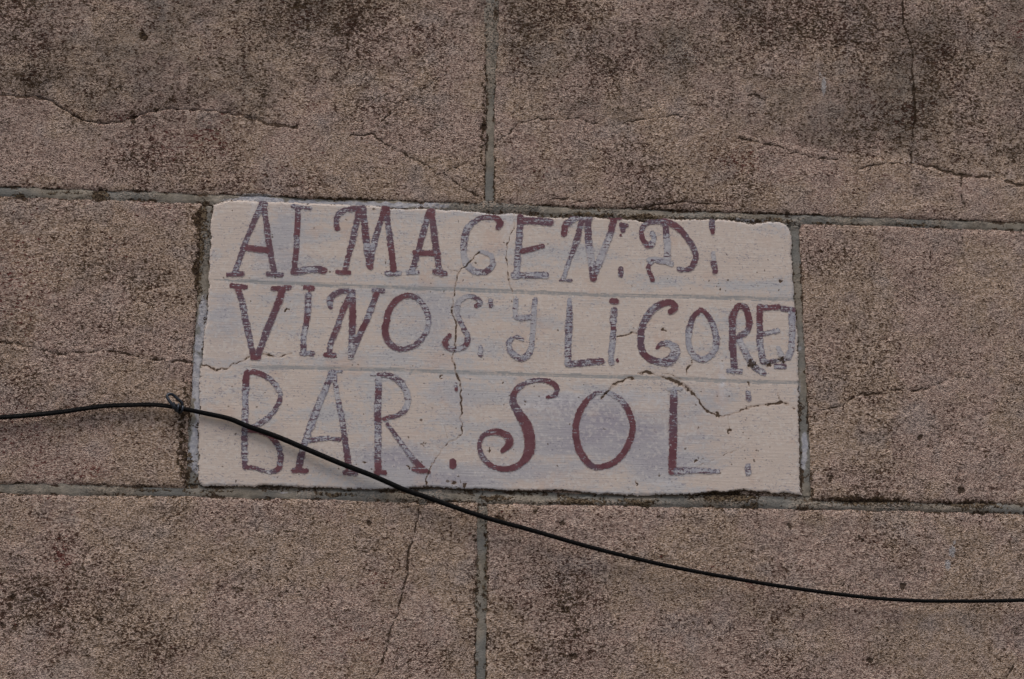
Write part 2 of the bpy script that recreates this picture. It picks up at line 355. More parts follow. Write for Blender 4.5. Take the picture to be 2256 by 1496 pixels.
def crack_field(px, py):
    qx = px + fbm(px, py, 11, 3, 2) * 4.2; qy = py + fbm(px, py, 11, 8, 2) * 4.2
    rx_ = px + fbm(px, py, 6, 3, 2) * 6.; ry_ = py + fbm(px, py, 6, 8, 2) * 6.
    out = np.zeros_like(px)
    brk = .78 + .5 * fbm(px, py, 24, 21, 2)
    brk2 = .45 + .9 * fbm(px, py, 9, 27, 2)
    for pts, w, s in CR:
        pa = np.array(pts); m = w * 3 + 8
        x0, y0 = pa.min(0) - m; x1, y1 = pa.max(0) + m
        idx = np.nonzero((px > x0) & (px < x1) & (py > y0) & (py < y1))[0]
        if not len(idx): continue
        X, Y = (rx_[idx], ry_[idx]) if len(pts) == 2 else (qx[idx], qy[idx]); best = np.full(len(idx), 1e9)
        for (ax, ay), (bx, by) in zip(pts[:-1], pts[1:]):
            dx, dy = bx - ax, by - ay; t = np.clip(((X - ax) * dx + (Y - ay) * dy) / (dx * dx + dy * dy + 1e-9), 0, 1)
            best = np.minimum(best, np.hypot(X - ax - t * dx, Y - ay - t * dy))
        v = s * np.clip(1.3 - best / (w * 1.45), 0, 1) * np.clip(brk[idx] + (.5 if len(pts) == 2 else 0) , .25, 1.1)
        v = v * (.72 + .75 * np.clip(brk2[idx], 0, 1))
        out[idx] = np.maximum(out[idx], v)
    return out
def blobs(px, py, lst, seed):
    nx = fbm(px, py, 60, seed, 3); ny = fbm(px, py, 60, seed + 4, 3); n2 = fbm(px, py, 15, seed + 9, 2)
    o = np.zeros_like(px)
    for x, y, rx, ry, s in lst:
        wx = px + nx * min(34, rx * .8) + n2 * min(8, rx * .5); wy = py + ny * min(28, ry * .5) + n2 * min(8, ry * .5)
        d = ((wx - x) / rx) ** 2 + ((wy - y) / ry) ** 2
        o = np.maximum(o, s * np.exp(-d * 1.1))
    return o
GRIME_TONES = [(300,130,220,100,.7),(500,200,140,50,.5),(120,60,120,60,.45),(320,200,200,60,.6),(560,130,90,80,.3),(560,250,120,30,.35),(900,60,120,70,.2),(1660,240,170,60,.55),(1950,280,200,50,.3),(1300,240,160,40,.6),(1600,170,90,60,.4),
         (2180,110,80,120,.25),(2210,250,60,120,.3),(2120,300,90,50,.35),(1300,160,120,60,.35),(1450,190,120,55,.5),(170,600,80,60,.3),(1100,90,34,130,.55),(5,700,40,330,.45),(5,1250,50,250,.35),  # tall blobs on the left margin: wall darker towards that edge
         (820,170,100,60,.3),(960,245,80,25,.35),(150,880,140,40,.25),(700,1450,200,60,.2),(1750,60,60,60,.3),(190,960,90,60,.2)]
SPECK = [(120,1330,180,130,1.0),(300,1420,200,80,.9),(230,1350,140,80,.7),(1250,1330,110,80,1.0),(1200,1430,170,60,.9),(980,1440,90,50,.7),(1270,1240,70,50,.5),(400,360,160,60,.9),(560,400,260,50,.6),(660,30,130,80,.8),
         (780,60,110,90,.8),(1230,60,150,90,.8),(1330,130,120,80,.7),(1700,60,160,90,.8),(1900,70,120,80,.8),(2090,130,110,120,.7),(2000,260,120,60,.6),(60,100,90,120,.8),(300,590,190,90,.7),(250,700,200,80,.5),(360,650,90,150,.5),
         (1380,370,140,70,.7),(1500,430,140,60,.6),(1600,370,120,80,.6),(1830,560,120,70,.5),(1880,830,220,130,.5),(2050,580,80,60,.5),(1900,1060,160,60,.6),(1780,1290,300,40,.2),(1700,1460,120,70,.6),(1640,1390,110,90,.5),
         (1950,1190,100,50,.5),(560,1280,100,80,.35),(380,1150,120,60,.4),(100,850,120,70,.5),(850,250,130,50,.5),(960,130,80,80,.4),(2060,1240,90,50,.4)]
REDS = [(40,620,120,160,.8),(30,950,110,90,.9),(120,1040,140,60,.7),(60,1150,140,60,.4),(330,460,160,40,.5),(600,330,200,40,.4),(430,310,120,55,1.0),(370,340,90,50,.8),(600,370,170,50,.5),(280,560,90,60,.6),(110,600,90,90,.5),(190,1040,50,20,1.2),(140,1220,26,45,1.5),(150,1310,60,40,.5),(690,235,30,16,.9),(270,250,40,14,.9),(1640,350,60,36,1.0),(1180,390,90,50,.5),
        (1600,330,120,40,.5),(1850,390,200,30,.5),(2250,60,20,40,1.0),(840,1270,60,40,.6),(780,1420,130,60,.6),(1090,1145,60,30,.7),(1560,1255,60,20,.6),(1660,1290,20,10,1.3),(130,1120,130,50,.4),(300,960,120,100,.35),(2080,620,30,40,.4),(60,430,100,60,.3),(480,320,40,30,1.)]
MOSS = [(315,80,11,10,1.5),(225,432,22,15,1.3),(50,432,28,12,1.0),(447,480,20,36,1.25),(440,540,16,70,1.0),(437,600,14,60,1.1),(1240,1330,40,60,.6),(1260,1395,50,45,.6),(740,1090,60,7,1.0),(1100,1100,60,9,1.0),(1280,1106,80,12,1.05),(1400,1104,60,10,1.1),(1590,1092,80,16,1.25),(1660,1112,40,8,1.0),
        (1900,1106,150,12,1.1),(2120,1114,130,12,1.0),(1300,474,150,8,.95),(1430,480,90,9,1.2),(1600,482,60,8,.8),(1700,485,60,9,1.0),(1800,492,60,8,.7),(2010,495,60,6,.9),(405,960,16,200,.75),(415,1030,14,60,.9),(1240,340,60,40,.3),(470,1082,60,6,.8),(330,1080,60,5,.9),
        (1095,1140,22,12,.9),(1070,1250,10,180,.75),(1050,1290,9,200,.7),(350,245,36,14,.6),(1065,260,8,190,.75),(1060,1300,9,80,.6),(985,390,30,12,.4),(150,425,90,6,.7),(2150,420,110,30,.25),(370,215,60,26,.5)]
LIME = [(1815,188,7,28,.75),(1806,165,6,14,.5),(2098,1215,9,16,.85),(2088,1245,8,14,.9),(2102,1195,6,10,.6),(1640,478,55,5,.8),(560,430,50,6,.75),(205,320,26,30,.25),(1130,1310,14,6,.3),(2010,355,20,8,.45)]

LEDX = np.array([0,33,73,113,140,180,227,267,294,321,361,418,468,521,568,598,652]); LEDY = np.array([210,213,213,222,240,267,274,270,264,254,245,243,246,254,263,273,279]) - 0.0
def stucco_h(px, py):
    h = fbm(px, py, 150, 1, 3) * .0028 + fbm(px, py, 40, 2, 3) * .0011 + fbm(px, py, 9, 5, 2) * .00055
    qx = px + fbm(px, py, 11, 3, 2) * 4.2; qy = py + fbm(px, py, 11, 8, 2) * 4.2
    d = np.interp(qx, LEDX, LEDY) - qy
    fx = 1 - sstep(480, 650, px)
    h = h - .0100 * fx * sstep(-1, 5, d) * np.exp(-np.clip(d, 0, None) / 110.) - .0045 * fx * np.exp(-((d - 4) / 3.2) ** 2) + .0042 * fx * np.where(d > 0, np.exp(-(d / 3.) ** 2), np.exp(d / 45.))
    # shallow spalled hollow, upper right
    yr = np.interp(px, [1620, 1750, 1850, 2000, 2120, 2256], [300, 325, 345, 357, 388, 405]) + fbm(px, py, 16, 35, 2) * 6
    d = yr - py; f = sstep(1600, 1760, px)
    h = h - .0017 * f * sstep(-3, 9, d) * np.exp(-np.clip(d, 0, None) / 120.)
    return h

# ------------------------------------------------------------------ the wall
ground = mk('ground', [(-30, -30, 0), (30, -30, 0), (30, 30, 0), (-30, 30, 0)], [(0, 1, 2, 3)], PAVE, smooth=False)
ground['kind'] = 'structure'
wall = bpy.data.objects.new('masonry_wall', None); scene.collection.objects.link(wall)
tag(wall, 'weathered pinkish brown rendered block wall with grey mortar joints and cracks', 'wall')
PXM = 0.8 / 1305.                   # metres per mark unit
XT = float(on_wall(1080., 330.)[0]); XB = float(on_wall(1061., 1300.)[0])
JH = 9.2 * PXM                     # half gap between blocks
def edge_dist(X, Z, x0, x1, z0, z1): return np.minimum(np.minimum(X - x0, x1 - X), np.minimum(Z - z0, z1 - Z))
def block(x0, x1, z0, z1, step, under=False):
    x0 += JH; x1 -= JH; z0 += JH; z1 -= JH
    nu = max(8, int((x1 - x0) / (step * PXM))); nv = max(6, int((z1 - z0) / (step * PXM)))
    u = np.linspace(0, 1, nu); v = np.linspace(0, 1, nv)
    U, V = np.meshgrid(u, v, indexing='ij')
    X = x0 + (x1 - x0) * U; Zz = z0 + (z1 - z0) * V
    amp = 4.6 * PXM
    fade = lambda t: np.clip(1 - t / .06, 0, 1)
    jx = fbm(X / PXM, Zz / PXM, 26, 11, 3, .8) * amp; jz = fbm(X / PXM, Zz / PXM, 26, 17, 3, .8) * amp
    X = X + jx * (fade(U) + fade(1 - U)); Zz = Zz + jz * (fade(V) + fade(1 - V))
    cr_ = min(x1 - x0, 1) * 0
    px, py = to_px(X.ravel(), Zz.ravel())
    infr = step < 10
    h = stucco_h(px, py)
    e = edge_dist(X, Zz, x0, x1, z0, z1).ravel() / PXM + fbm(px, py, 20, 44, 3, .7) * 3.0
    h = h - .0034 * (1 - sstep(-2.5, 4.0, e)) - .0008 * (1 - sstep(4, 16, e))
    if under: h = h - .0034
    if infr:
        c = crack_field(px, py)
        gr_ = blobs(px, py, GRIME_TONES, 50)
        yb = np.interp(px, [-100,0,120,250,450,560,700,850,1000,1080,1300,1500,1650,1850,2000,2256,2400], [205,210,222,268,250,262,215,190,110,170,240,235,285,335,352,392,400])
        db = yb + fbm(px, py, 90, 52, 4, .65) * 55 - py
        bnd = sstep(-12, 26, db) * (.50 + .75 * fbm(px, py, 130, 56, 4, .6))
        gr_ = np.clip(np.maximum(gr_, bnd) , 0, 1); sp_ = blobs(px, py, SPECK, 60); rd = blobs(px, py, REDS, 70); ms = blobs(px, py, MOSS, 80)
        lm = np.zeros_like(px)
        for x, y, rx, ry, s in LIME:
            lm = np.maximum(lm, s * np.exp(-((px - x) / rx) ** 2 - ((py - y) / ry) ** 2))
    else:
        c = np.zeros_like(px); gr_ = np.clip(fbm(px, py, 260, 50, 3), 0, 1) * .9; sp_ = np.clip(fbm(px, py, 220, 60, 3) * 2, 0, 1)
        rd = np.clip(fbm(px, py, 200, 70, 2), 0, 1) * .8; ms = np.zeros_like(px); lm = np.zeros_like(px)
    h = h - .0014 * np.clip(c, 0, 1)
    sp_ = sp_ + .45 * fbm(px, py, 110, 90, 4, .6) + (.35 * sstep(-12, 26, db) if infr else 0) 
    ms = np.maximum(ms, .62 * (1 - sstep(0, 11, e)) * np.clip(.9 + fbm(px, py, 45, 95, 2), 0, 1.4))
    top = world(X.ravel(), Zz.ravel(), h)
    fc = gridfaces(nu, nv)
    I = np.arange(nu * nv).reshape(nu, nv)
    ring = np.concatenate([I[:, 0], I[-1, 1:], I[-2::-1, -1], I[0, -2:0:-1]])
    rim = top[ring].copy(); back = rim.copy(); back[:, 1] = .045
    n0 = len(top); m = len(ring); j = np.arange(m); j2 = (j + 1) % m
    sk = np.stack([n0 + j, n0 + m + j, n0 + m + j2, n0 + j2], -1)
    vs = np.vstack([top, rim, back]); A = np.c_[c, gr_, sp_]; B = np.c_[rd, ms, lm]
    return mk('block', vs, np.vstack([fc, sk]), STUCCO, wall, {'wear_a': np.vstack([A, A[ring], A[ring]]), 'wear_b': np.vstack([B, B[ring], B[ring]])})
rows = list(range(-5, 4))           # row 0 carries the sign
for r in rows:
    z0 = (r - .5) * H; z1 = z0 + H
    base = -.4 if r % 2 == 0 else ((XT if r > 0 else XB) - .8)
    for c_ in range(-2, 4):
        x0 = base + .8 * c_ - .0; x1 = x0 + .8
        if x0 > 2.1 or x1 < -2.1: continue
        fine = abs(r) <= 1 and x1 > -.84 and x0 < .84
        under = r == 0 and abs(x0 + .4) < .01
        b = block(x0, x1, z0, z1, 3.1 if fine and not under else (6 if under else 24), under)
# joints
WHITE = [(446,720,14,70,1.),(434,860,16,150,1.),(427,980,16,60,.9),(560,441,70,9,1.2),(700,446,110,9,.9),(860,452,150,9,.95),(1775,990,9,60,.75),(1766,830,8,60,.45),(640,1082,150,5,.45),(1650,485,40,6,.7),(1765,760,8,30,.5)]
SMEAR = [(1085,60,26,130,1.2),(1085,160,22,50,.9),(1180,1108,150,10,1.1),(1330,1110,150,9,1.0),(1600,1102,80,12,1.1),(1900,1116,150,9,.9),(2080,1120,120,8,.7),(1500,480,190,9,1.0),(1740,490,40,9,1.),(447,520,14,90,.8),(1100,455,80,10,.6),(1063,1125,14,26,1.1),(940,1098,60,8,.8),(1770,1112,40,10,.6)]
def joint(x0, x1, z0, z1, horiz, fine):
    L = (x1 - x0) if horiz else (z1 - z0)
    nu = int(L / (PXM * (3.5 if fine else 20))) + 2; nv = 11 if fine else 6
    u = np.linspace(0, 1, nu)[:, None] * np.ones(nv); v = np.linspace(-1, 1, nv)[None, :] * np.ones((nu, 1))
    half = 17 * PXM
    if horiz: X = x0 + L * u; Zz = (z0 + z1) / 2 + half * v
    else: X = (x0 + x1) / 2 + half * v; Zz = z0 + L * u
    X = X.ravel(); Zz = Zz.ravel(); v = v.ravel()
    px, py = to_px(X, Zz)
    wob = fbm(px, py, 45, 120, 2) * .22
    a = np.abs(v + wob)
    h = -.0020 + fbm(px, py, 60, 130, 3) * .0006 + fbm(px, py, 8, 131, 2) * .0003 - .0012 * sstep(.36, .60, a)
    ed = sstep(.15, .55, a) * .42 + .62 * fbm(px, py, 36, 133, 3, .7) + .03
    wh = blobs(px, py, WHITE, 140) if fine else a * 0; sm_ = blobs(px, py, SMEAR, 150) if fine else a * 0
    sm_ = sm_ + (2.0 * np.clip(fbm(px, py, 90, 160, 4, .65) + .02, 0, .5) if horiz else .5 * np.clip(fbm(px, py, 60, 160, 3), 0, 1))
    h = h + .0020 * np.clip(sm_, 0, 1)
    c = crack_field(px, py) * .8 if fine else a * 0; ms = blobs(px, py, MOSS, 80) * .8 if fine else a * 0
    fc = gridfaces(nu, nv)
    if not horiz: fc = fc[:, ::-1]
    top = world(X, Zz, h); I = np.arange(nu * nv).reshape(nu, nv)
    ring = np.concatenate([I[:, 0], I[-1, 1:], I[-2::-1, -1], I[0, -2:0:-1]])
    back = top[ring].copy(); back[:, 1] = .043; n0 = len(top); m = len(ring); j = np.arange(m); j2 = (j + 1) % m
    sk = np.stack([ring[j], n0 + j, n0 + j2, ring[j2]], -1)
    if not horiz: sk = sk[:, ::-1]
    A = np.c_[wh, ed, sm_]; B = np.c_[c, ms, a * 0]
    return mk('mortar_joint', np.vstack([top, back]), np.vstack([fc, sk]), MORTAR, wall, {'wear_a': np.vstack([A, A[ring]]), 'wear_b': np.vstack([B, B[ring]])})
XL, XR = -2.9, 2.9
for r in range(-4, 4):
    z = (r - .5) * H
    joint(XL + .5, XR - .5, z, z, True, r in (0, 1))
for r in rows:
    z0 = (r - .5) * H + 17 * PXM; z1 = (r + .5) * H - 17 * PXM
    base = -.4 if r % 2 == 0 else ((XT if r > 0 else XB) - .8)
    for c_ in range(-2, 4):
        x = base + .8 * c_
        if abs(x) > 2.3: continue
        joint(x, x, z0, z1, False, abs(r) <= 1 and abs(x) < .9)
z0, z1 = .01, ZC + 3.5 * H
core = mk('wall_core', [(-2.5, .04, z0), (2.5, .04, z0), (2.5, .04, z1), (-2.5, .04, z1), (-2.5, .3, z0), (2.5, .3, z0), (2.5, .3, z1), (-2.5, .3, z1)],
          [(0, 1, 2, 3), (5, 4, 7, 6), (4, 0, 3, 7), (1, 5, 6, 2), (3, 2, 6, 7), (4, 5, 1, 0)], CORE, wall, smooth=False)

# ------------------------------------------------------------------ the lettered sign
sign = bpy.data.objects.new('painted_sign', None); scene.collection.objects.link(sign)
tag(sign, 'cream plaster sign on the wall lettered in flaking maroon paint, ending BAR SOL', 'sign')
OUT = [(470,452),(498,442),(540,442),(597,445),(650,447),(709,449),(780,452),(850,455),(861,458),(907,457),(960,461),(1008,464),(1045,466),(1087,471),(1149,470),(1190,475),(1233,477),(1314,479),(1400,483),(1417,489),(1425,483),(1482,482),(1553,483),(1623,486),(1655,493),(1693,489),(1718,491),(1732,497),(1739,506),(1743,518),(1743,565),(1747,598),(1749,663),(1757,739),(1759,839),(1761,948),(1764,1061),(1767,1091),
       (1748,1092),(1725,1088),(1700,1091),(1690,1085),(1660,1087),(1640,1080),(1615,1084),(1600,1088),(1570,1086),(1538,1091),(1440,1091),(1305,1090),(1289,1087),(1240,1084),(1149,1082),(1064,1080),(1000,1077),(960,1073),(924,1075),(840,1080),(770,1078),(681,1075),(625,1071),(560,1073),(510,1070),(448,1072),(437,1064),(438,1000),(437,955),(440,900),(439,860),(442,811),(446,799),(450,740),(457,690),(459,650),(461,588),(464,540),(466,518),(464,490),(468,470)]
def poly_sdf(px, py, poly):
    P_ = np.array(poly, float); best = np.full(px.shape, 1e9); ins = np.zeros(px.shape, bool)
    for (ax, ay), (bx, by) in zip(P_, np.roll(P_, -1, 0)):
        dx, dy = bx - ax, by - ay; t = np.clip(((px - ax) * dx + (py - ay) * dy) / (dx * dx + dy * dy), 0, 1)
        best = np.minimum(best, np.hypot(px - ax - t * dx, py - ay - t * dy))
        if ay != by:
            c = ((ay > py) != (by > py)) & (px < (bx - ax) * (py - ay) / (by - ay) + ax); ins ^= c
    return np.where(ins, best, -best)
L1 = ([440, 596, 877, 1008, 1317, 1525, 1770], [614.5, 623.5, 635, 638, 651, 655, 661])
L2 = ([430, 535, 709, 900, 1008, 1205, 1412, 1609, 1770], [806, 809, 812, 817, 821, 827, 832, 840, 844])
def strip_d(px, py):
    return np.minimum(np.abs(py - np.interp(px, *L1)), np.abs(py - np.interp(px, *L2)))
def panel_h(px, py):
    h = .0012 + fbm(px, py, 190, 200, 3) * .0007 + fbm(px, py, 40, 203, 2) * .00018
    d = strip_d(px, py)
    return h - .00012 * (1 - sstep(2.0, 7.0, d + fbm(px, py, 20, 207, 2) * 1.2))
BLUE = [(1330,950,190,60,1.0),(1230,900,60,30,.8),(1440,1010,120,40,.6),(880,1015,90,40,.95),(1000,1050,120,26,.6),(1150,1040,180,35,.45),(620,560,60,70,.4),(640,500,40,50,.4),(500,700,40,80,.35),(1180,900,60,40,.4),(1550,900,60,60,.3),(960,700,70,60,.3),(1290,880,140,16,.5),(1000,880,60,60,.3)]
PEACH = [(520,500,60,60,1.),(500,580,50,30,.6),(1560,560,140,60,1.),(1680,560,60,60,.8),(1680,1000,80,80,1.1),(1700,870,60,50,1.),(540,1040,120,30,1.1),(500,940,60,60,.8),(640,880,60,60,.7),(1640,1060,140,22,.8),(900,900,60,60,.6),(760,700,60,60,.4),(1450,700,50,60,.7),(1400,560,60,40,.4),(780,880,40,50,.6)]
WHT = [(1592,840,8,40,1.0),(1590,815,7,16,.9),(1465,1065,24,7,.7),(1240,880,70,14,.6),(1180,895,50,10,.6),(1440,880,30,14,.5),(1360,870,60,10,.5),(655,545,12,22,.7),(1120,500,10,60,.35),(560,470,14,26,.6),(1640,790,10,30,.4)]
SPK = [(1650,990,110,60,.25),(1600,940,120,50,.2),(1560,1000,80,60,.15),(1560,620,90,20,.25),(1700,640,60,30,.2),(820,1000,40,60,.3),(1010,1060,50,20,.5)]
STEP = 2.0 * PXM
xs = np.arange(-.425, .425, STEP); zs = np.arange(-.215, .215, STEP)
GX, GZ = np.meshgrid(xs, zs, indexing='ij'); px, py = [a.ravel() for a in to_px(GX, GZ)]
sd = poly_sdf(px, py, OUT)
sdn = sd + fbm(px, py, 14, 210, 3, .75) * 3.0
sdn -= 9 * np.clip(blobs(px, py, [(1425,484,16,6,1),(590,1072,20,3,.6),(1060,1080,30,4,.7),(1240,1084,40,5,.8),(1600,1088,60,5,1.),(1660,1087,30,5,1.),(452,470,5,20,.5),(900,460,30,3,.5),(1225,476,50,4,.6),(1730,1088,20,4,.7)], 215) , 0, 1) * (sd < 14)
cf = crack_field(px, py)
ph = panel_h(px, py) - .0003 * np.clip(cf, 0, 1)
ph = ph - .0012 * (1 - sstep(0, 4.5, sdn))
edg = np.clip(1 - sdn / 8, 0, 1) * (.62 + .5 * np.clip(blobs(px, py, [(1100,1080,800,14,.7),(1600,1088,120,20,1.),(1300,478,400,10,.75),(1762,980,12,160,.7),(448,500,16,80,.6),(900,458,60,8,.5)], 216), 0, 1))
WA = np.c_[cf, blobs(px, py, BLUE, 220), blobs(px, py, PEACH, 225)]
wl = np.zeros_like(px)
for x, y, rx, ry, s in WHT: wl = np.maximum(wl, s * np.exp(-((px - x) / rx) ** 2 - ((py - y) / ry) ** 2))
WB = np.c_[wl, blobs(px, py, SPK, 230), edg]
nu, nv = len(xs), len(zs)
FC = gridfaces(nu, nv)
fin = (sdn[FC].mean(1) > 0)
fx = px[FC].mean(1); fy = py[FC].mean(1)
wig = fbm(fx, fy * 0, 26, 235, 3) * 2.0
y1 = np.interp(fx, *L1); y2 = np.interp(fx, *L2)
HWID = 4.4
h1 = HWID * sstep(450, 560, fx); h2 = HWID * sstep(515, 600, fx)
band = np.where(fy < y1 - h1 + wig, 0, np.where(fy < y1 + h1 + wig, 1, np.where(fy < y2 - h2 + wig, 2, np.where(fy < y2 + h2 + wig, 3, 4))))
band[(fx < 462) & (band == 1)] = 0
band[(fx < 530) & (band == 3)] = 4
top = world(GX.ravel(), GZ.ravel(), ph)
def submesh(name, mask, m, label=None):
    f = FC[mask]
    used, inv = np.unique(f, return_inverse=True); f = inv.reshape(f.shape)
    v = top[used]
    e = np.concatenate([f[:, [0, 1]], f[:, [1, 2]], f[:, [2, 3]], f[:, [3, 0]]])
    key = e[:, 0].astype(np.int64) * 10000000 + e[:, 1]; rk = e[:, 1].astype(np.int64) * 10000000 + e[:, 0]
    be = e[~np.isin(key, rk)]
    bv, binv = np.unique(be, return_inverse=True); binv = binv.reshape(be.shape)
    bk = v[bv].copy(); bk[:, 1] = .0045; nb = len(bv)
    sk = np.stack([len(v) + binv[:, 1], len(v) + binv[:, 0], len(v) + nb + binv[:, 0], len(v) + nb + binv[:, 1]], -1)
    A, B = WA[used], WB[used]
    o = mk(name, np.vstack([v, v[bv], bk]), np.vstack([f, sk]), m, sign, {'wear_a': np.vstack([A, A[bv], A[bv]]), 'wear_b': np.vstack([B, B[bv], B[bv]])})
    if label: o['label'] = label
    return o
submesh('plaster_panel', fin & (band == 0), PLASTER, 'top band of cream plaster behind the first line of lettering')
submesh('scored_line', fin & (band == 1), STRIP)
submesh('plaster_panel', fin & (band == 2), PLASTER, 'middle band of cream plaster behind the second line of lettering')
submesh('scored_line', fin & (band == 3), STRIP)
submesh('plaster_panel', fin & (band == 4), PLASTER, 'bottom band of cream plaster with blue grey scrubbed patches and a long crack')

